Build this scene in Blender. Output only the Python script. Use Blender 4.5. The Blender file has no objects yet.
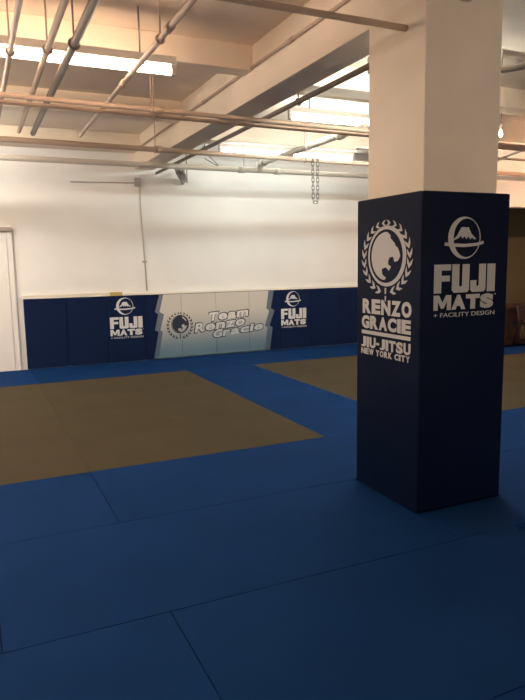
import bpy, bmesh, math, random
from mathutils import Vector, Matrix
random.seed(7)
SC = bpy.context.scene
COL = SC.collection
V = Vector

# ------------------------------------------------------------------ materials
def mat(name, rgb, rough=0.6, bump=0.0, bscale=40.0, var=0.0, vscale=3.0, metal=0.0, spec=0.5,
        emit=None, estr=0.0, brick=False):
    m = bpy.data.materials.new(name); m.use_nodes = True
    nt = m.node_tree; b = nt.nodes['Principled BSDF']
    b.inputs['Base Color'].default_value = (*rgb, 1)
    b.inputs['Roughness'].default_value = rough
    b.inputs['Metallic'].default_value = metal
    b.inputs['Specular IOR Level'].default_value = spec
    tc = nt.nodes.new('ShaderNodeTexCoord')
    if var > 0:
        n = nt.nodes.new('ShaderNodeTexNoise'); n.inputs['Scale'].default_value = vscale
        n.inputs['Detail'].default_value = 6
        nt.links.new(tc.outputs['Object'], n.inputs['Vector'])
        r = nt.nodes.new('ShaderNodeMapRange')
        r.inputs['From Min'].default_value = 0.3; r.inputs['From Max'].default_value = 0.7
        r.inputs['To Min'].default_value = 1 - var; r.inputs['To Max'].default_value = 1 + var
        nt.links.new(n.outputs['Fac'], r.inputs['Value'])
        mx = nt.nodes.new('ShaderNodeVectorMath'); mx.operation = 'SCALE'
        mx.inputs[0].default_value = rgb
        nt.links.new(r.outputs['Result'], mx.inputs['Scale'])
        nt.links.new(mx.outputs['Vector'], b.inputs['Base Color'])
    if bump > 0:
        n2 = nt.nodes.new('ShaderNodeTexNoise'); n2.inputs['Scale'].default_value = bscale
        n2.inputs['Detail'].default_value = 4
        nt.links.new(tc.outputs['Object'], n2.inputs['Vector'])
        bp = nt.nodes.new('ShaderNodeBump'); bp.inputs['Strength'].default_value = bump
        bp.inputs['Distance'].default_value = 0.01
        nt.links.new(n2.outputs['Fac'], bp.inputs['Height'])
        nt.links.new(bp.outputs['Normal'], b.inputs['Normal'])
    if emit:
        b.inputs['Emission Color'].default_value = (*emit, 1)
        b.inputs['Emission Strength'].default_value = estr
    return m

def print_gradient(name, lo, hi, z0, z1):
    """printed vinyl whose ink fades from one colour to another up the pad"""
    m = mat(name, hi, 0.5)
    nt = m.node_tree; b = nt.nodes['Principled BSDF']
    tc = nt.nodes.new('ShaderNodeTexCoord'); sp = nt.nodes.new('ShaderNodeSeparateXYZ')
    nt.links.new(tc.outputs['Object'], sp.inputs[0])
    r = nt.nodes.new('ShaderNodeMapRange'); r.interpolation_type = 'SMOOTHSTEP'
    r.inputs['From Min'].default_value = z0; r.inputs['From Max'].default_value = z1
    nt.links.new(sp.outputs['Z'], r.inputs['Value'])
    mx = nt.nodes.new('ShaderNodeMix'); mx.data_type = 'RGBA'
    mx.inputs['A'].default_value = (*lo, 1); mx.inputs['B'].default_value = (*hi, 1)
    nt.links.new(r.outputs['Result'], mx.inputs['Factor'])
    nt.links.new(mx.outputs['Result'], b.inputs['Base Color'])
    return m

WALL = mat('painted wall', (.80, .785, .75), .75, .12, 30, .04, 1.2)
CEIL = mat('painted concrete ceiling', (.84, .72, .58), .85, .2, 25, .06, 2.0)
CONC = mat('painted concrete column', (.84, .73, .59), .7, .12, 18, .05, 2.5)
DOORM = mat('white door paint', (.76, .73, .70), .5)
FRAMEM = mat('grey door frame paint', (.30, .26, .22), .5)
BLUE = mat('blue mat vinyl', (.0056, .0275, .100), .75, .06, 160, .10, 1.6, spec=.015)
TAN = mat('tan grey mat vinyl', (.056, .046, .030), .75, .06, 160, .07, 1.6, spec=.02)
NAVY = mat('navy pad vinyl', (.0052, .0130, .047), .5, .10, 9, .06, 2, spec=.06)
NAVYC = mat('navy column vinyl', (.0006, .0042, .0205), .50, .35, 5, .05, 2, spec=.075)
WHITEP = mat('white print ink', (.62, .62, .62), .55)
WHITEC = mat('pale grey print ink', (.46, .45, .44), .55)
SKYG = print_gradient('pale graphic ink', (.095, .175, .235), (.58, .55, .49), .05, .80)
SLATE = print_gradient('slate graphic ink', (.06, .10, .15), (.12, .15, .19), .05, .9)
INK = mat('dark navy ink', (.008, .012, .035), .55)
LETG = print_gradient('lettering ink', (.42, .48, .52), (.74, .72, .68), .28, .70)
PIPEP = mat('peach painted pipe', (.50, .37, .28), .6, .05, 60)
PIPEW = mat('cream painted pipe', (.52, .47, .40), .6, .05, 60)
PIPEG = mat('grey painted pipe', (.36, .32, .28), .5, .05, 60)
PIPED = mat('dark steel conduit', (.19, .155, .13), .5, .05, 60)
STEEL = mat('galvanised steel', (.42, .40, .37), .4, metal=.7)
CHAINM = mat('dark chain steel', (.16, .15, .13), .45, metal=.6)
HOUS = mat('white enamel lamp housing', (.70, .66, .60), .4)
TUBEC = mat('lit cool tube', (.9, .9, .9), .4, emit=(.94, 1.0, .96), estr=50)
TUBED = mat('lit cool far tube', (.9, .9, .9), .4, emit=(.90, 1.0, .98), estr=11)
TUBEW = mat('lit warm tube', (.9, .9, .9), .4, emit=(1.0, .70, .50), estr=14)
FILLR = mat('added warm white fill tube', (.9, .9, .9), .4, emit=(1.0, .77, .58), estr=148)
FILLV = mat('added soft white fill tube', (.9, .9, .9), .4, emit=(1.0, .84, .66), estr=78)
FILLM = mat('added bay fill tube', (.9, .9, .9), .4, emit=(1.0, .88, .74), estr=36)
TUBEH = mat('lit cream tube', (.9, .9, .9), .4, emit=(1.0, .97, .85), estr=62)
FILLB = mat('added neutral fill tube', (.9, .9, .9), .4, emit=(1.0, .93, .83), estr=76)
BULBM = mat('lit warm bulb', (.9, .9, .9), .4, emit=(1.0, .66, .36), estr=40)
TUBEO = mat('lit amber tube', (.9, .9, .9), .4, emit=(1.0, .60, .38), estr=66)
CAPM = mat('lamp holder plastic', (.55, .52, .48), .5)
TRIMW = mat('cream batten paint', (.72, .68, .58), .6)
TRIMY = mat('yellowed pine', (.48, .36, .12), .6)
OAK = mat('red brown stained wood', (.030, .010, .006), .45, .1, 20, .3, 8)
OAKL = mat('olive tan wood slat', (.075, .05, .016), .5, .1, 20, .2, 8)
BLACK = mat('black painted tube', (.012, .010, .010), .4)
SEATM = mat('dark maroon vinyl', (.030, .010, .010), .5)
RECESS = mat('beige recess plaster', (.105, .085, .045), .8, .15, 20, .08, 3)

# ------------------------------------------------------------------ helpers
def link(name, bm, m, parent=None, smooth=False):
    me = bpy.data.meshes.new(name)
    bmesh.ops.recalc_face_normals(bm, faces=bm.faces[:])
    bm.to_mesh(me); bm.free()
    if smooth:
        for f in me.polygons: f.use_smooth = True
    me.materials.append(m)
    o = bpy.data.objects.new(name, me); COL.objects.link(o)
    if parent: attach(o, parent)
    return o

def attach(o, parent):
    o.parent = parent
    if not parent.parent: o.matrix_parent_inverse = Matrix.Translation(parent.location).inverted()

def tag(o, label, cat, group=None, kind=None):
    o['label'] = label; o['category'] = cat
    if group: o['group'] = group
    if kind: o['kind'] = kind
    return o

def thing(name, label, cat, loc, group=None):
    o = bpy.data.objects.new(name, None); COL.objects.link(o)
    o.location = loc; o.empty_display_size = .1
    return tag(o, label, cat, group)

def box(bm, lo, hi, bevel=0.0, seg=2):
    r = bmesh.ops.create_cube(bm, size=1)
    vs = r['verts']
    for v in vs:
        v.co = V([lo[i] + (v.co[i] + .5) * (hi[i] - lo[i]) for i in range(3)])
    if bevel > 0:
        es = {e for v in vs for e in v.link_edges}
        bmesh.ops.bevel(bm, geom=list(es), offset=bevel, segments=seg, affect='EDGES', profile=.5)

def boxbm(lo, hi, bevel=0.0, seg=2):
    bm = bmesh.new(); box(bm, lo, hi, bevel, seg); return bm

def prism(pts, z0, z1, bevel=0.0, seg=2):
    bm = bmesh.new()
    vs = [bm.verts.new((x, y, z0)) for x, y in pts]
    f = bm.faces.new(vs)
    r = bmesh.ops.extrude_face_region(bm, geom=[f])
    for v in r['geom']:
        if isinstance(v, bmesh.types.BMVert): v.co.z = z1
    if bevel > 0:
        bmesh.ops.bevel(bm, geom=bm.edges[:], offset=bevel, segments=seg, affect='EDGES', profile=.5)
    return bm

def tube(bm, pts, r, n=12, closed=False, cap=True):
    pts = [V(q) for q in pts]; N = len(pts); rings = []
    ref = None
    for i in range(N):
        if closed: d = pts[(i + 1) % N] - pts[i - 1]
        else: d = pts[min(i + 1, N - 1)] - pts[max(i - 1, 0)]
        d.normalize()
        if ref is None:
            ref = d.cross(V((0, 0, 1)))
            if ref.length < .1: ref = d.cross(V((0, 1, 0)))
        a = (ref - d * ref.dot(d)).normalized(); ref = a
        b = d.cross(a)
        rr = r[i] if isinstance(r, (list, tuple)) else r
        rings.append([bm.verts.new(pts[i] + rr * (math.cos(t) * a + math.sin(t) * b))
                      for t in [2 * math.pi * k / n for k in range(n)]])
    for i in range(N if closed else N - 1):
        A, B = rings[i], rings[(i + 1) % N]
        for k in range(n):
            bm.faces.new((A[k], A[(k + 1) % n], B[(k + 1) % n], B[k]))
    if cap and not closed:
        bm.faces.new(rings[0][::-1]); bm.faces.new(rings[-1])

def tubebm(pts, r, n=12, closed=False):
    bm = bmesh.new(); tube(bm, pts, r, n, closed); return bm

def bend(pts, rad, k=6):
    """round the corners of a polyline"""
    pts = [V(q) for q in pts]; out = [pts[0]]
    for i in range(1, len(pts) - 1):
        a, b, c = pts[i - 1], pts[i], pts[i + 1]
        p0 = b + (a - b).normalized() * rad; p1 = b + (c - b).normalized() * rad
        for j in range(k + 1):
            t = j / k
            out.append((1 - t) ** 2 * p0 + 2 * t * (1 - t) * b + t * t * p1)
    out.append(pts[-1]); return out

def struct(name, bm, m, label=None):
    o = link(name, bm, m); o['kind'] = 'structure'
    if label: o['label'] = label
    return o

# flat graphics: lists of (verts2d, faces)
def poly(pts): return ([tuple(q) for q in pts], [tuple(range(len(pts)))])

def ring2d(co, ro, ci, ri, a0=0, a1=360, n=64):
    vs, fs = [], []
    full = abs(a1 - a0) >= 360
    N = n if full else n + 1
    for i in range(N):
        t = math.radians(a0 + (a1 - a0) * i / n)
        vs.append((co[0] + ro[0] * math.cos(t), co[1] + ro[1] * math.sin(t)))
        vs.append((ci[0] + ri[0] * math.cos(t), ci[1] + ri[1] * math.sin(t)))
    for i in range(n):
        j = (i + 1) % N
        fs.append((2 * i, 2 * j, 2 * j + 1, 2 * i + 1))
    return vs, fs

def disc2d(c, r, n=48):
    return poly([(c[0] + r[0] * math.cos(2 * math.pi * i / n), c[1] + r[1] * math.sin(2 * math.pi * i / n)) for i in range(n)])

def join2d(*gs):
    vs, fs = [], []
    for g in gs:
        k = len(vs); vs += list(g[0]); fs += [tuple(i + k for i in f) for f in g[1]]
    return vs, fs

def text2d(s, bold=0.0, shear=0.0, space=1.0):
    """lettering from the built in typeface, scaled to the unit square"""
    cu = bpy.data.curves.new('lettering', 'FONT'); cu.body = s; cu.offset = bold; cu.shear = shear
    cu.space_character = space; cu.resolution_u = 4
    o = bpy.data.objects.new('lettering', cu); COL.objects.link(o)
    bpy.context.view_layer.update()
    me = bpy.data.meshes.new_from_object(o.evaluated_get(bpy.context.evaluated_depsgraph_get()))
    vs = [(v.co.x, v.co.y) for v in me.vertices]; fs = [tuple(q.vertices) for q in me.polygons]
    bpy.data.objects.remove(o); bpy.data.curves.remove(cu); bpy.data.meshes.remove(me)
    xs = [v[0] for v in vs]; ys = [v[1] for v in vs]
    x0, x1, y0, y1 = min(xs), max(xs), min(ys), max(ys)
    return [((x - x0) / (x1 - x0), (y - y0) / (y1 - y0)) for x, y in vs], fs

LW = {'I': .40, '-': .48, ' ': .34, 'J': .86, 'M': 1.22, 'W': 1.3, 'N': 1.02, '1': .5}
def word2d(s, bold=0.06, gap=.10):
    gs, x = [], 0
    for ch in s:
        w = LW.get(ch, 1.0)
        if ch == '-': gs.append(rect(poly([(0, 0), (1, 0), (1, 1), (0, 1)]), x, .36, x + w, .58))
        elif ch == 'M' and bold > .06: gs.append(rect(poly([(0, 0), (0, 1), (.30, 1), (.5, .50), (.70, 1), (1, 1), (1, 0), (.76, 0), (.76, .60), (.58, .12), (.42, .12), (.24, .60), (.24, 0)]), x, 0, x + w, 1))
        elif ch != ' ': gs.append(rect(text2d(ch, bold), x, 0, x + w, 1))
        x += w + gap
    g = join2d(*gs); L = x - gap
    return [(u / L, v) for u, v in g[0]], g[1]

def quad(g, bl, br, tl, tr):
    out = []
    for u, v in g[0]:
        out.append(tuple((1 - u) * (1 - v) * bl[i] + u * (1 - v) * br[i] + (1 - u) * v * tl[i] + u * v * tr[i] for i in (0, 1)))
    return out, g[1]

def rect(g, x0, y0, x1, y1): return quad(g, (x0, y0), (x1, y0), (x0, y1), (x1, y1))
def move(g, c, s): return [(c[0] + x * s[0], c[1] + y * s[1]) for x, y in g[0]], g[1]

def decal(name, g, frame, m, parent, lift=.0004, thick=.001, clip=None):
    """print a flat graphic on a pad face; clip = (u0, u1)"""
    O, U, N = frame
    bm = bmesh.new()
    vs = [bm.verts.new((x, y, 0)) for x, y in g[0]]
    for f in g[1]:
        try: bm.faces.new([vs[i] for i in f])
        except ValueError: pass
    bm.normal_update()
    bmesh.ops.triangulate(bm, faces=bm.faces[:])
    if clip:
        for u, s in ((clip[0], -1), (clip[1], 1)):
            bmesh.ops.bisect_plane(bm, geom=bm.verts[:] + bm.edges[:] + bm.faces[:], plane_co=(u, 0, 0),
                                   plane_no=(s, 0, 0), clear_outer=True)
        if not bm.faces: bm.free(); return None
    for f in bm.faces:
        if f.normal.z < 0: f.normal_flip()
    seen, isl = set(), 0
    for f0 in bm.faces:
        if f0 in seen: continue
        st = [f0]; seen.add(f0)
        while st:
            f = st.pop()
            for v in f.verts: v.co.z = -(isl % 5) * .00012
            for e in f.edges:
                for h in e.link_faces:
                    if h not in seen: seen.add(h); st.append(h)
        isl += 1
    r = bmesh.ops.extrude_face_region(bm, geom=bm.faces[:])
    for v in r['geom']:
        if isinstance(v, bmesh.types.BMVert): v.co.z = thick - v.co.z
    for v in bm.verts:
        if v.co.z < 0: v.co.z = 0
        v.co = O + U * v.co.x + V((0, 0, 1)) * v.co.y + N * (v.co.z + lift)
    return link(name, bm, m, parent)

# ------------------------------------------------------------------ graphics shared by the pads
def fuji_word():
    F = poly([(0, 0), (0, 1), (.265, 1), (.265, .79), (.115, .79), (.115, .61), (.25, .61), (.25, .41), (.115, .41), (.115, 0)])
    U = poly([(.285, .08), (.285, 1), (.400, 1), (.400, .25), (.425, .2), (.45, .25), (.45, 1), (.565, 1), (.565, .08), (.53, 0), (.32, 0)])
    J = poly([(.585, .08), (.585, .42), (.685, .42), (.685, .24), (.705, .2), (.725, .24), (.725, 1), (.84, 1), (.84, .08), (.805, 0), (.62, 0)])
    I = poly([(.865, 0), (.865, 1), (1, 1), (1, 0)])
    return join2d(F, U, J, I)

FUJI = fuji_word()
MATS = word2d('MATS', .075, .03)
FACIL = text2d('+ FACILITY DESIGN', .004)
TM = text2d('TM', .02)

def fuji_logo():
    """local frame: u 0..1 across the wordmark width, v in the same unit, wordmark foot at 0"""
    gs = []
    c = (.47, .685); R = .262
    gs.append(ring2d(c, (R, R), (c[0] + .035, c[1]), (R - .05, R - .022)))
    gs.append(poly([(c[0] - .32, c[1] - .095), (c[0] - .31, c[1] - .055), (c[0] - .20, c[1] - .067), (c[0], c[1] - .075), (c[0] + .2, c[1] - .062),
                    (c[0] + .31, c[1] - .035), (c[0] + .32, c[1] - .072), (c[0] + .2, c[1] - .10), (c[0], c[1] - .115), (c[0] - .2, c[1] - .107)]))
    gs.append(poly([(c[0] - .21, c[1] - .045), (c[0] - .12, c[1] + .03), (c[0] - .06, c[1] + .125), (c[0] - .02, c[1] + .135),
                    (c[0] + .02, c[1] + .127), (c[0] + .06, c[1] + .135), (c[0] + .11, c[1] + .05), (c[0] + .19, c[1] - .012),
                    (c[0] + .155, c[1] - .018), (c[0] + .12, c[1] + .01), (c[0] + .095, c[1] - .02), (c[0] + .06, c[1] + .022),
                    (c[0] + .03, c[1] - .015), (c[0], c[1] + .02), (c[0] - .035, c[1] - .01), (c[0] - .06, c[1] + .03), (c[0] - .09, c[1] + .0)]))
    gs.append(rect(FUJI, 0, 0, 1, .357))
    gs.append(rect(MATS, 0, -.215, .985, -.027))
    gs.append(rect(TM, .992, -.045, 1.022, -.028))
    gs.append(rect(FACIL, .005, -.305, 1.01, -.250))
    return join2d(*gs)

def leaf(c, d, s, w=1.0):
    n = (d[1], -d[0])
    P = [(0, -.55), (.42, .0), (.50, .62), (.12, .16), (0, .02), (-.12, .16), (-.50, .62), (-.42, .0)]
    return poly([(c[0] + s * (a * w * n[0] + b * d[0]), c[1] + s * (a * w * n[1] + b * d[1])) for a, b in P])

def wreath(rx, ry, n=12, size=.032, top=84, bot=-72):
    gs = []
    for side in (1, -1):
        for i in range(n):
            t = math.radians(bot + (top - bot) * i / (n - 1))
            c = (side * rx * math.cos(t), ry * math.sin(t))
            d = (-side * rx * math.sin(t), ry * math.cos(t)); L = math.hypot(*d); d = (d[0] / L, d[1] / L)
            gs.append(leaf(c, d, size * (1.08 - .42 * max(0, i - n * .55) / (n * .45))))
    return join2d(*gs)

def beast_light():
    """the light head shape in the disc, unit radius"""
    arc = [(.97 * math.cos(math.radians(a)), .97 * math.sin(math.radians(a))) for a in range(88, 266, 8)]
    prof = [(.04, -.88), (-.22, -.74), (-.27, -.52), (0, -.44), (.22, -.58), (.35, -.42), (.16, -.33), (.16, -.18), (.26, -.05), (.48, -.02),
            (.57, -.23), (.78, -.19), (.93, -.02), (.85, .19), (.76, .34), (.62, .40), (.58, .50), (.34, .68), (.28, .74), (.30, .82), (.10, .96)]
    return poly(arc + prof)

# ------------------------------------------------------------------ the setting
RY = 9.7           # back wall
CZ = 3.36          # slab
bm = boxbm((-4.5, -3.5, -.35), (12.2, 10.0, -.03)); struct('floor', bm, BLUE)
struct('wall_back', boxbm((-4.5, RY, -.03), (7.75, RY + .2, CZ)), WALL)
struct('wall_left', boxbm((-4.7, -3.5, -.03), (-4.5, RY + .2, CZ)), WALL)
struct('wall_front', boxbm((-4.7, -3.7, -.03), (12.2, -3.5, CZ)), WALL)
struct('wall_right', boxbm((12.0, -3.5, -.03), (12.2, 10.0, CZ)), WALL)
# recess at the right: bulkhead, cheek and recess back
struct('wall_bulkhead', boxbm((7.75, 7.9, 2.33), (12.0, 8.1, CZ)), WALL)
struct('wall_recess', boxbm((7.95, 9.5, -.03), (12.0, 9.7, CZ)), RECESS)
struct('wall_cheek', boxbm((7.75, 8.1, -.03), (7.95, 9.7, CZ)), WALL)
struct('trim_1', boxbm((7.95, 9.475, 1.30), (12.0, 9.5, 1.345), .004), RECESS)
struct('trim_2', boxbm((.64, 9.655, 1.022), (1.88, 9.70, 1.075), .003), TRIMW)
struct('trim_3', boxbm((1.88, 9.655, 1.022), (2.07, 9.70, 1.078), .003), TRIMY)
struct('trim_4', boxbm((2.07, 9.655, 1.022), (7.7, 9.70, 1.05), .003), TRIMW)
struct('ceiling', boxbm((-4.7, -3.7, CZ), (12.2, 10.0, CZ + .2)), CEIL)
# long beam flush with the column, and cross joists either side of it
struct('ceiling_beam', boxbm((2.35, -3.5, 2.92), (2.64, RY, CZ), .006), CEIL)
for y in (3.15, 5.25, 7.30, 9.30):
    struct('ceiling_joist', boxbm((-4.5, y, 3.15), (2.35, y + (.20 if y < 9 else .4), CZ), .006), CEIL)
for y, d in ((3.15, .85), (5.46, .26), (8.30, .20)):
    struct('ceiling_joist', boxbm((2.64, y, 3.15), (12.0 if y < 8 else 7.75, y + d, CZ), .006), CEIL)
struct('column', boxbm((2.346, 2.92, 0), (2.897, 3.468, CZ - .001), .006), CONC)
# door at the left end of the back wall
door = struct('door_1', boxbm((-.46, 9.655, .0), (.475, 9.697, 1.97), .004), DOORM, 'white door at the left end of the back wall')
fb = bmesh.new()
box(fb, (-.56, 9.64, 0), (-.465, 9.70, 2.045), .004); box(fb, (.48, 9.65, 0), (.55, 9.70, 1.975), .004)
link('door_jamb', fb, DOORM, door)
link('door_header', boxbm((-.465, 9.62, 1.975), (.55, 9.70, 2.04), .004), FRAMEM, door)
hb = bmesh.new(); tube(hb, bend([(-.36, 9.655, 1.0), (-.36, 9.59, 1.0), (-.25, 9.59, 1.0)], .02), .01)
link('door_handle', hb, STEEL, door)

# ------------------------------------------------------------------ floor mats
T = -.03
G = .0022
def mat_box(x0, x1, y0, y1, m, label, group, notch=None):
    q = .0009 if m is TAN else G
    a, b, c, d = x0 + q, x1 - q, y0 + q, y1 - q
    pts = [(a, c), (b, c), (b, d)]
    if notch:
        n0, n1, n2 = notch
        pts += [(n1, d), (n1, n2), (n0, n2), (n0, d)]
    pts += [(a, d)]
    cx, cy = (x0 + x1) / 2, (y0 + y1) / 2
    bm = prism([(x - cx, y - cy) for x, y in pts], 0, -T, .0012 if m is TAN else .002, 2)
    o = link('floor_mat', bm, m); o.location = (cx, cy, T)
    tag(o, label, 'mat', group)

YA, YB, YC, YD, YE, YF, YG = .45, 1.475, 2.495, 3.545, 4.557, 8.388, 9.63
g = 'blue mats in the foreground'
mat_box(.68, 2.67, YA, YB, BLUE, 'blue floor mat at the bottom edge of the view, nearest of all', g)
mat_box(-1.33, .68, YB, YC, BLUE, 'blue floor mat in the bottom left corner of the view', g)
mat_box(.68, 2.67, YB, YC, BLUE, 'dark blue floor mat bottom centre, one row in front of the padded column', g)
mat_box(.0, 2.3, YC, YD, BLUE, 'blue floor mat left of the padded column, two rows before the large tan square', g)
mat_box(2.3, 4.3, YC, YD, BLUE, 'blue floor mat cut around the foot of the padded column', g, notch=(2.3015, 2.960, 2.866))
mat_box(-1.33, .68, YD, YE, BLUE, 'leftmost blue floor mat touching the front edge of the large tan square', g)
mat_box(.68, 2.67, YD, YE, BLUE, 'blue floor mat along the right half of the large tan square front edge', g)
mat_box(2.67, 4.67, YD, YE, BLUE, 'blue floor mat directly behind the padded column', g)
mat_box(4.67, 6.67, YD, YE, BLUE, 'blue floor mat right of the padded column, before the tan area', g)
mat_box(-2.0, .0, YC, YD, BLUE, 'blue floor mat past the left edge of the view, two rows before the tan square', g)
mat_box(-1.33, .68, YA, YB, BLUE, 'blue floor mat below the bottom left corner of the view', g)
mat_box(-3.33, -1.33, YD, YE, BLUE, 'blue floor mat far past the left edge, level with the tan square front', g)
g = 'blue mats in the strip between the tan squares'
mat_box(2.662, 3.67, YE, 5.605, BLUE, 'nearest blue mat of the strip between the two tan areas', g)
mat_box(2.662, 3.67, 5.605, 7.6, BLUE, 'long middle blue mat of the strip between the two tan areas', g)
mat_box(2.662, 3.67, 7.6, YF, BLUE, 'farthest blue mat of the strip between the two tan areas', g)
g = 'blue mats along the back wall pads'
mat_box(-1.33, .68, YF, YG, BLUE, 'leftmost blue mat of the back row, before the white door', g)
mat_box(.68, 2.67, YF, YG, BLUE, 'blue back-row mat below the left navy wall pads', g)
mat_box(2.67, 4.67, YF, YG, BLUE, 'blue back-row mat below the pale wall pads with slanted lettering', g)
mat_box(4.67, 6.67, YF, YG, BLUE, 'blue back-row mat below the right navy wall pads', g)
g = 'tan mats of the large left square'
for x0, x1, cn in ((-.33, .68, 'left'), (.68, 1.685, 'middle'), (1.685, 2.662, 'right')):
    for y0, y1, rn in ((YE, 6.47, 'front'), (6.47, YF, 'back')):
        mat_box(x0, x1, y0, y1, TAN, 'tan grey mat, %s half, %s column of the large left square' % (rn, cn), g)
g = 'tan mats of the right area'
mat_box(3.67, 4.67, YE, 6.47, TAN, 'tan mat at the front left corner of the right tan area', g)
mat_box(3.67, 4.67, 6.47, YF, TAN, 'tan mat at the back left corner of the right tan area', g)
mat_box(4.67, 5.67, YE, 5.64, TAN, 'front tan mat just right of the padded column, before a seam', g)
mat_box(4.67, 5.67, 5.64, YF, TAN, 'tan mat hidden mostly behind the column, back of right tan area', g)
mat_box(5.67, 6.67, YE, 5.64, TAN, 'front tan mat at the right edge of the view', g)
mat_box(5.67, 6.67, 5.64, 7.25, TAN, 'tan mat at right, just beyond the cross seam', g)
mat_box(6.67, 8.67, 5.64, 7.25, TAN, 'farthest tan mat at right, next to the blue strip before the bench', g)
g = 'blue mats before the bench'
mat_box(6.67, 9.2, 7.25, 7.9, BLUE, 'narrow blue mat in front of the dark wooden bench', g)
mat_box(5.67, 6.67, 7.25, YF, BLUE, 'blue mat behind the right tan area, hidden by the padded column', g)

# ------------------------------------------------------------------ column padding
X0, X1, Y0, Y1, HC = 2.302, 2.955, 2.870, 3.522, 1.879
wrap = thing('column_pad', 'tall navy vinyl padding with white crest and lettering around the square column', 'pad', ((X0 + X1) / 2, (Y0 + Y1) / 2, 0))
t = .045
def side(pts, nm='padded_panel'): return link(nm, prism(pts, .002, HC, .007, 3), NAVYC, wrap, False)
pl = side([(X0, Y0), (X0 + t, Y0 + t), (X0 + t, Y1 - t), (X0, Y1)])
pf = side([(X0, Y0), (X1, Y0), (X1 - t, Y0 + t), (X0 + t, Y0 + t)])
pr = side([(X1, Y0), (X1, Y1), (X1 - t, Y1 - t), (X1 - t, Y0 + t)])
pb = side([(X0, Y1), (X0 + t, Y1 - t), (X1 - t, Y1 - t), (X1, Y1)])
FL = (V((X0, Y1, 0)), V((0, -1, 0)), V((-1, 0, 0)))
FF = (V((X0, Y0, 0)), V((1, 0, 0)), V((0, -1, 0)))
# crest on the left face
cc = (.316, 1.522)
crest = join2d(move(wreath(.234, .210, 11, .047), (.316, 1.512), (1, 1)),
               ring2d((cc[0] + .007, cc[1]), (.194, .183), (cc[0] - .001, cc[1]), (.170, .162)),
               move(beast_light(), cc, (.155, .150)),
               poly([(.310, 1.292), (.308, 1.33), (.325, 1.33), (.322, 1.292)]), poly([(.311, 1.246), (.309, 1.28), (.324, 1.28), (.321, 1.246)]))
decal('crest_print', crest, FL, WHITEC, pl)
lets = join2d(rect(word2d('RENZO', .055, .10), .069, 1.161, .574, 1.254), rect(word2d('GRACIE', .055, .08), .060, 1.063, .570, 1.147),
              rect(poly([(0, 0), (1, 0), (1, 1), (0, 1)]), .060, 1.027, .568, 1.050),
              rect(word2d('JIU-JITSU', .050, .10), .055, .940, .570, 1.009), rect(word2d('NEW YORK CITY', .045, .14), .056, .895, .565, .934))
decal('lettering_print', lets, FL, WHITEC, pl)
decal('lettering_print', move(fuji_logo(), (.092, 1.304), (.460, .460)), FF, WHITEC, pf)

# ------------------------------------------------------------------ wall pads
SE = [.64, 1.228, 1.816, 2.404, 2.992, 3.58, 4.168, 4.746, 5.334, 5.922, 6.51, 7.098, 7.686]
LAB = ['leftmost navy wall pad, next to the white door', 'plain navy wall pad, second from the left',
       'navy wall pad with white logo, left of the pale graphic', 'wall pad where navy meets the jagged left edge of the pale graphic',
       'pale wall pad with the right half of the wreath and first slanted letters', 'pale wall pad with the middle of the slanted lettering',
       'wall pad with the end of the slanted lettering and jagged right edge', 'navy wall pad with white logo, right of the pale graphic',
       'plain navy wall pad just right of the right-hand white logo', 'plain navy wall pad, last one seen left of the column',
       'plain navy wall pad hidden behind the padded column', 'plain navy wall pad at the right end of the row']
HP = 1.022
FW = (V((0, 9.64, 0)), V((1, 0, 0)), V((0, -1, 0)))
zo = [(2.640, HP - .006), (2.560, .749), (2.612, .71), (2.548, .461), (2.608, .433), (2.520, .012)]
zi = [(2.704, HP - .006), (2.636, .745), (2.706, .705), (2.637, .456), (2.675, .429), (2.594, .012)]
zr = [(4.530, HP - .006), (4.485, .72), (4.540, .68), (4.455, .43), (4.50, .39), (4.450, .012)]
zq = [(4.630, HP - .006), (4.570, .72), (4.640, .68), (4.545, .43), (4.60, .39), (4.545, .012)]
pale = join2d(poly(zi + zr[::-1]))
slate = join2d(poly(zo + zi[::-1]), poly(zr + zq[::-1]))
cw = (2.963, .535)
crest_d = join2d(move(wreath(.200, .200, 11, .046), (2.960, .512), (1, 1)), ring2d(cw, (.148, .148), (cw[0] - .012, cw[1]), (.128, .132)),
                 move(beast_light(), cw, (.138, .138)), poly([(2.952, .30), (2.953, .385), (2.966, .385), (2.967, .30)]))
LH = {'T': 1, 'R': 1, 'G': 1, 'i': .98}
def slanted(s, bl, br, h, bold, grow):
    gs, x = [], 0
    for ch in s:
        w = {'T': 1.05, 'm': 1.35, 'i': .42, 'r': .8}.get(ch, 1.0)
        gs.append(rect(text2d(ch, bold), x - grow, -grow, x + w + grow, LH.get(ch, .76) + grow)); x += w + .09
    g = join2d(*gs); L = x - .09
    g = [(u / L + .16 * (v - .4) / L, v) for u, v in g[0]], g[1]
    return quad(g, bl, br, (bl[0], bl[1] + h), (br[0], br[1] + h))
words = [('Team', (3.450, .552), (4.150, .612), .140), ('Renzo', (3.215, .385), (4.085, .462), .142), ('Gracie', (3.520, .278), (4.415, .372), .126)]
back = join2d(*[slanted(s, a, b, h, .06, .11) for s, a, b, h in words])
front = join2d(*[slanted(s, a, b, h, .03, .0) for s, a, b, h in words])
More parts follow.
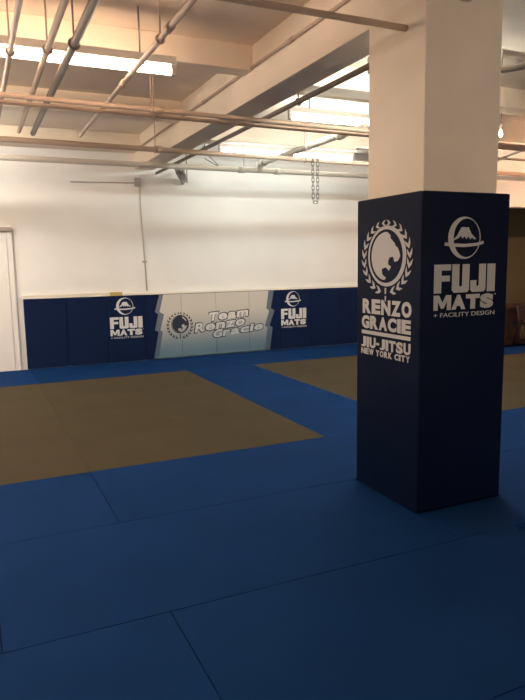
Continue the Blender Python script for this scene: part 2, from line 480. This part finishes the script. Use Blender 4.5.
for i, lb in enumerate(LAB):
    a, b = SE[i], SE[i + 1]
    w = thing('wall_pad', lb, 'pad', ((a + b) / 2, 9.67, 0), 'wall pads along the back wall')
    p = link('padded_panel', boxbm((a + .0015, 9.64, .003), (b - .0015, 9.696, HP), .008, 3), NAVY, w)
    cl = (a + .0015, b - .0015)
    if i in (2, 7):
        decal('logo_print', move(fuji_logo(), (1.856 if i == 2 else 4.765, .518), (.502 if i == 2 else .488, .500)), FW, WHITEP, p)
    if 3 <= i <= 6:
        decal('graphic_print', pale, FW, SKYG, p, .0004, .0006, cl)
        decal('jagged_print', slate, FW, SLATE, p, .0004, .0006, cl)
        decal('crest_print', crest_d, FW, INK, p, .0012, .0006, cl)
        decal('lettering_outline', back, FW, INK, p, .0012, .0006, cl)
        decal('lettering_print', front, FW, LETG, p, .0020, .0006, cl)

# ------------------------------------------------------------------ pipes
def rod(bm, x, y, z0, z1=CZ, r=.006): tube(bm, [(x, y, z0), (x, y, z1)], r, 8)
def clamp(x, y, z, r, axis):
    bm = bmesh.new()
    pts = []
    for k in range(16):
        a = 2 * math.pi * k / 16
        pts.append((x, y + (r + .006) * math.cos(a), z + (r + .006) * math.sin(a)) if axis == 'x' else
                   (x + (r + .006) * math.cos(a), y, z + (r + .006) * math.sin(a)))
    tube(bm, pts, .007, 6, closed=True)
    rod(bm, x, y, z + r)
    return bm
def sleeve(a, b, r): return tubebm([a, b], r, 14)

def run_x(label, x0, x1, y, z, r, m, hang=(), joints=(), group='pipes running across the ceiling', dy=0.0):
    """pipe parallel to the back wall; dy = drift in y over its length"""
    yy = lambda x: y + dy * (x - x0) / (x1 - x0)
    o = thing('ceiling_pipe', label, 'pipe', (x0, y, z), group)
    link('pipe_run', tubebm([(x0, yy(x0), z), (x1, yy(x1), z)], r, 16), m, o, True)
    for x in hang: link('pipe_hanger', clamp(x, yy(x), z, r, 'x'), m, o, True)
    for x in joints: link('pipe_coupling', sleeve((x - .045, yy(x), z), (x + .045, yy(x), z), r * 1.3), m, o, True)
    return o
def run_y(label, x, y0, y1, z, r, m, hang=(), joints=(), group='pipes running towards the back wall'):
    o = thing('ceiling_pipe', label, 'pipe', (x, y0, z), group)
    link('pipe_run', tubebm([(x, y0, z), (x, y1, z)], r, 16), m, o, True)
    for y in hang: link('pipe_hanger', clamp(x, y, z, r, 'y'), m, o, True)
    for y in joints: link('pipe_coupling', sleeve((x, y - .045, z), (x, y + .045, z), r * 1.35), m, o, True)
    return o

run_x('upper thin peach pipe of the close pair crossing below the beam', -2.6, 8.0, 5.25, 2.80, .021, PIPEP, (1.49, 4.6), (1.55,), dy=.55)
run_x('lower thin peach pipe of the close pair crossing below the beam', -2.6, 8.0, 5.48, 2.79, .019, PIPEP, (1.56, 4.7), (), dy=.40)
run_x('single peach pipe across the ceiling, above the hanging chain', -2.6, 9.0, 7.10, 2.80, .030, PIPEP, (2.02, 4.02), (2.05,), dy=.50)
run_x('cream pipe nearest the back wall with a tee fitting', -2.6, 7.7, 8.40, 2.80, .036, PIPEW, (3.62,), (3.58, 4.15), dy=.10)
run_x('thin pipe across the ceiling nearest the viewer, touching the column top', -1.5, 2.34, 3.09, 2.80, .018, PIPEP, (.4,), ())
# branch with tee
b = run_y('grey cream branch pipe rising from the tee fitting behind the chain', 3.86, 5.75, 8.40, 2.89, .036, PIPEW, (7.0,), (6.25, 8.3))
link('tee_drop', tubebm([(3.86, 8.45, 2.92), (3.86, 8.45, 2.78)], .045, 14), PIPEW, b, True)
run_y('thick dark steel pipe running away at the upper left', .675, -2.5, 7.10, 2.85, .026, PIPED, (4.2,), ())
run_y('thinner peach pipe just left of the thick dark pipe', .54, -2.5, 7.10, 2.86, .020, PIPEP, (4.4,), ())
run_y('peach pipe with fitting right of the thick dark pipe', 1.15, -2.5, 7.10, 2.86, .019, PIPEP, (3.95,), (3.75, 5.0))
run_y('thin peach pipe leftmost of those running away', .33, -2.5, 7.10, 2.88, .018, PIPEP, (4.6,), ())
run_y('dark conduit running along right underside of the beam', 2.66, 3.472, 9.6, 2.86, .022, PIPED, (5.0, 7.4), ())
run_y('light conduit along the lower right edge of the beam', 2.69, 3.472, 9.6, 2.98, .024, PIPEW, (5.2, 7.6), ())
run_y('thin conduit fixed high on the left face of the beam', 2.335, -2.5, 9.6, 3.17, .014, PIPEP, (), (4.5, 6.5))
run_x('cream pipe crossing before the light bulkhead at the right', 4.2, 8.2, 6.45, 2.80, .016, PIPEG, (5.2,), ())

dg = thing('ceiling_pipe', 'thin slanting pipe crossing at the right, before the light bulkhead', 'pipe', (5.9, 5.0, 2.8), 'pipes running across the ceiling')
link('pipe_run', tubebm([(6.62, 6.70, 2.82), (5.80, 4.75, 2.82)], .016, 12), PIPEG, dg, True)
link('pipe_coupling', sleeve((6.26, 5.85, 2.82), (6.30, 5.95, 2.82), .023), PIPEG, dg, True)
cv = thing('curved_pipe', 'grey bent pipe below the ceiling just right of the column top', 'pipe', (4.0, 4.05, 3.0))
link('pipe_run', tubebm(bend([(3.55, 4.20, 3.0), (4.02, 4.05, 3.0), (4.22, 3.70, 3.02), (4.25, 3.1, 3.05)], .14), .026, 12), PIPEG, cv, True)
link('pipe_hanger', tubebm([(4.02, 4.05, 3.0), (4.02, 4.05, CZ)], .007, 8), STEEL, cv, True)
# wall conduit with junction box
wc = thing('wall_conduit', 'thin cream conduit with corner box dropping down the back wall', 'conduit', (2.40, 9.69, 1.06))
link('conduit_run', tubebm([(1.40, 9.69, 2.70), (2.34, 9.69, 2.715)], .010, 10), PIPEG, wc, True)
link('conduit_drop', tubebm([(2.405, 9.69, 2.66), (2.462, 9.69, 1.085)], .010, 10), PIPEW, wc, True)
link('junction_box', boxbm((2.335, 9.655, 2.66), (2.43, 9.699, 2.79), .006), PIPEG, wc)
cb = bmesh.new(); box(cb, (2.405, 9.676, 1.52), (2.475, 9.699, 1.545), .003)
link('conduit_strap', cb, STEEL, wc)

# bent conduits below the beam end
cl = thing('conduit_bends', 'bunch of bent grey conduits below the far end of the beam', 'conduit', (2.98, 9.45, 2.95))
for k, (dx, dz) in enumerate(((0, 0), (.05, .03), (.10, .06))):
    link('bent_conduit', tubebm(bend([(2.76 + dx, 8.9, 2.83 - dz * .4), (2.94 + dx, 9.40, 2.83 - dz * .4), (3.04 + dx * .5, 9.5, 2.74 + dz), (3.10 + dx * .5, 9.69, 2.74 + dz)], .07), .027, 10), PIPEG, cl, True)
link('conduit_cap', tubebm([(2.96, 9.30, 2.86), (2.96, 9.42, 2.86)], .055, 18), PIPEG, cl, False)
link('support_rod', tubebm([(3.11, 9.5, 2.72), (3.11, 9.5, CZ - .001)], .010, 8), PIPEG, cl, True)
link('drooping_cable', tubebm([(3.04 + .16 * math.sin(q * .35), 8.3 + .02 * q, 2.93 - .10 * math.sin(math.pi * q / 9)) for q in range(10)], .006, 6), PIPED, cl, True)

# ------------------------------------------------------------------ chain
ch = thing('chain', 'dark steel chain hanging in a loop below a ceiling pipe', 'chain', (4.155, 7.27, 2.84))
def chainlink(c, d, twist):
    d = V(d).normalized(); a = d.cross(V((0, 1, 0))).normalized(); n = d.cross(a)
    s = a if twist else n
    L, W = .036, .018
    pts = []
    for k in range(16):
        q = 2 * math.pi * k / 16
        pts.append(V(c) + d * ((L - W) * (1 if math.cos(q) > 0 else -1) + W * math.cos(q)) + s * W * math.sin(q))
    return tubebm(pts, .0042, 6, closed=True)
path = []
CY = 7.352
zt, zb, hw = 2.80, 2.262, .032
n1 = 10
for k in range(n1): path.append((4.155 - hw - .006 * (1 - k / n1), CY, zt - (zt - zb - hw) * k / n1))
for k in range(3):
    q = math.pi + math.pi * k / 2
    path.append((4.155 + hw * math.cos(q), CY, zb + hw + hw * math.sin(q)))
for k in range(1, n1 + 1): path.append((4.155 + hw + .004 * k / n1, CY, zb + hw + (zt - zb - hw) * k / n1))
for k, c in enumerate(path):
    a = path[max(0, k - 1)]; b = path[min(len(path) - 1, k + 1)]
    link('chain_link', chainlink(c, V(b) - V(a), k % 2), CHAINM, ch, True)
for sx in (-1, 1):
    link('chain_hook', tubebm([(4.155 + sx * (hw + .004), 7.391 + .037 * math.cos(q), 2.80 + .037 * math.sin(q)) for q in [math.pi * k / 10 - .25 for k in range(13)]], .0055, 8), CHAINM, ch, True)

# ------------------------------------------------------------------ fluorescent fittings
def fitting(label, x0, x1, y, z, tm, ntube=2, drop=True, gap=.09):
    o = thing('fluorescent_light', label, 'light', ((x0 + x1) / 2, y, z), 'fluorescent lights under the ceiling')
    hb = bmesh.new()
    box(hb, (x0 - .02, y - .030, z + .045), (x1 + .02, y + .030, z + .105), .006)
    link('lamp_housing', hb, HOUS, o)
    for x in ((x0 + .25, x1 - .25) if drop else ()):
        link('hanger_rod', tubebm([(x, y, z + .11), (x, y, CZ)], .007, 8), STEEL, o, True)
    L = (x1 - x0 - gap * (ntube - 1)) / ntube
    for k in range(ntube):
        a = x0 + k * (L + gap); b = a + L
        link('lamp_tube', tubebm([(a + .02, y, z), (b - .02, y, z)], .027, 12), tm, o, True)
        for e in (a, b):
            link('lamp_holder', boxbm((e - .02, y - .025, z - .03), (e + .02, y + .025, z + .05), .004), CAPM, o)
    return o
fitting('white fluorescent light with two tubes near the back wall, farthest back', 3.32, 5.52, 8.60, 3.06, TUBED)
fitting('bright white fluorescent light just left of the column top', 3.36, 5.80, 6.51, 3.10, TUBEC)
fitting('warm glowing fluorescent light across the upper left of the view', -1.15, 1.49, 4.80, 2.93, TUBEW)
fitting('added unseen fill light left of the view along the back wall', -2.6, -.1, 8.00, 3.0, FILLB)  # unseen lamp added to brighten the left part of the back wall
fitting('added unseen fill light left of the view in the middle bay', -2.8, -.3, 6.30, 2.95, FILLM)  # invented lamp out of view, lifts the tan mats, slab and beam face
fitting('single tube fluorescent light hidden behind the column top', 3.10, 4.42, 4.55, 3.05, TUBEH, 1)
bl = thing('bare_bulb', 'small bare warm bulb glowing right of the column top', 'light', (5.93, 5.95, 3.04))
link('bulb', tubebm([(5.93, 5.95, 2.950 + .01 * k) for k in range(9)], [.006, .015, .020, .022, .022, .020, .016, .013, .012], 12), BULBM, bl, True)
link('bulb_holder', tubebm([(5.93, 5.95, 3.03), (5.93, 5.95, 3.09)], .014, 12), CAPM, bl, True)
link('bulb_cord', tubebm([(5.93, 5.95, 3.085), (5.93, 5.95, CZ)], .005, 8), BLACK, bl, True)
fitting('added unseen warm fill light overhead, left of the view', -4.3, -1.9, 2.3, 2.75, FILLR)  # added out of view to light the column's left face and the beam
fitting('added unseen warm fill light on the wall behind the viewer', 2.8, 5.4, -3.47, 1.90, FILLV, 2, False)  # no known lamp here; added low to fill the column's front face
fitting('warm fluorescent light at far right behind the column', 7.5, 9.9, 5.85, 2.86, TUBEO)

# ------------------------------------------------------------------ bench and chair in the recess
bn = thing('bench', 'dark red-brown wooden storage bench in the recess at the right', 'bench', (9.2, 8.35, 0))
link('bench_top', boxbm((8.0, 8.02, .63), (10.6, 8.62, .675), .006), OAK, bn)
link('bench_base', boxbm((8.05, 8.05, 0), (10.55, 8.58, .09), .004), OAK, bn)
link('front_panel', boxbm((8.05, 8.09, .09), (10.55, 8.12, .63)), OAK, bn)
for k in range(9):
    x = 8.13 + k * .27
    link('upright_slat', boxbm((x, 8.06, .09), (x + .075, 8.09, .63), .004), OAKL if k % 2 == 0 else OAK, bn)
c = thing('chair', 'black tube framed chair before the dark bench at right edge', 'chair', (8.62, 7.80, 0))
link('back_frame', tubebm(bend([(8.43, 8.0, 0), (8.40, 7.86, .42), (8.41, 7.93, .70), (8.80, 7.93, .70), (8.81, 7.86, .42), (8.78, 8.0, 0)], .06), .016, 10), BLACK, c, True)
link('backrest', boxbm((8.43, 7.905, .46), (8.78, 7.935, .63), .01), SEATM, c)
link('seat', boxbm((8.42, 7.50, .40), (8.80, 7.86, .44), .015, 3), SEATM, c)
for x in (8.44, 8.78):
    link('leg', tubebm([(x, 7.86, .395), (x, 7.52, .395), (x, 7.47, .0)], .014, 8), BLACK, c, True)

# ------------------------------------------------------------------ camera
f, pitch, roll, yaw = 628.12, .139396, -.016193, .428470
cy_, sy_ = math.cos(yaw), math.sin(yaw)
fw = V((sy_ * math.cos(pitch), cy_ * math.cos(pitch), -math.sin(pitch)))
r = V((cy_, -sy_, 0)); u = r.cross(fw)
r2 = math.cos(roll) * r + math.sin(roll) * u; u2 = -math.sin(roll) * r + math.cos(roll) * u
cam = bpy.data.cameras.new('camera'); co = bpy.data.objects.new('camera', cam); COL.objects.link(co)
M = Matrix((r2, u2, -fw)).transposed().to_4x4(); M.translation = (0, 0, 1.5)
co.matrix_world = M
cam.sensor_fit = 'VERTICAL'; cam.sensor_height = 24; cam.lens = 24 * f / 700
cam.clip_start = .05
SC.camera = co

w = bpy.data.worlds.new('world'); SC.world = w; w.use_nodes = True
w.node_tree.nodes['Background'].inputs['Color'].default_value = (0, 0, 0, 1)
SC.view_settings.view_transform = 'Standard'; SC.view_settings.look = 'None'
SC.view_settings.gamma = 1; SC.view_settings.use_curve_mapping = False
SC.view_settings.exposure = 1.0
SC.cycles.use_denoising = True
SC.cycles.max_bounces = 10; SC.cycles.diffuse_bounces = 6
SC.cycles.sample_clamp_indirect = 4
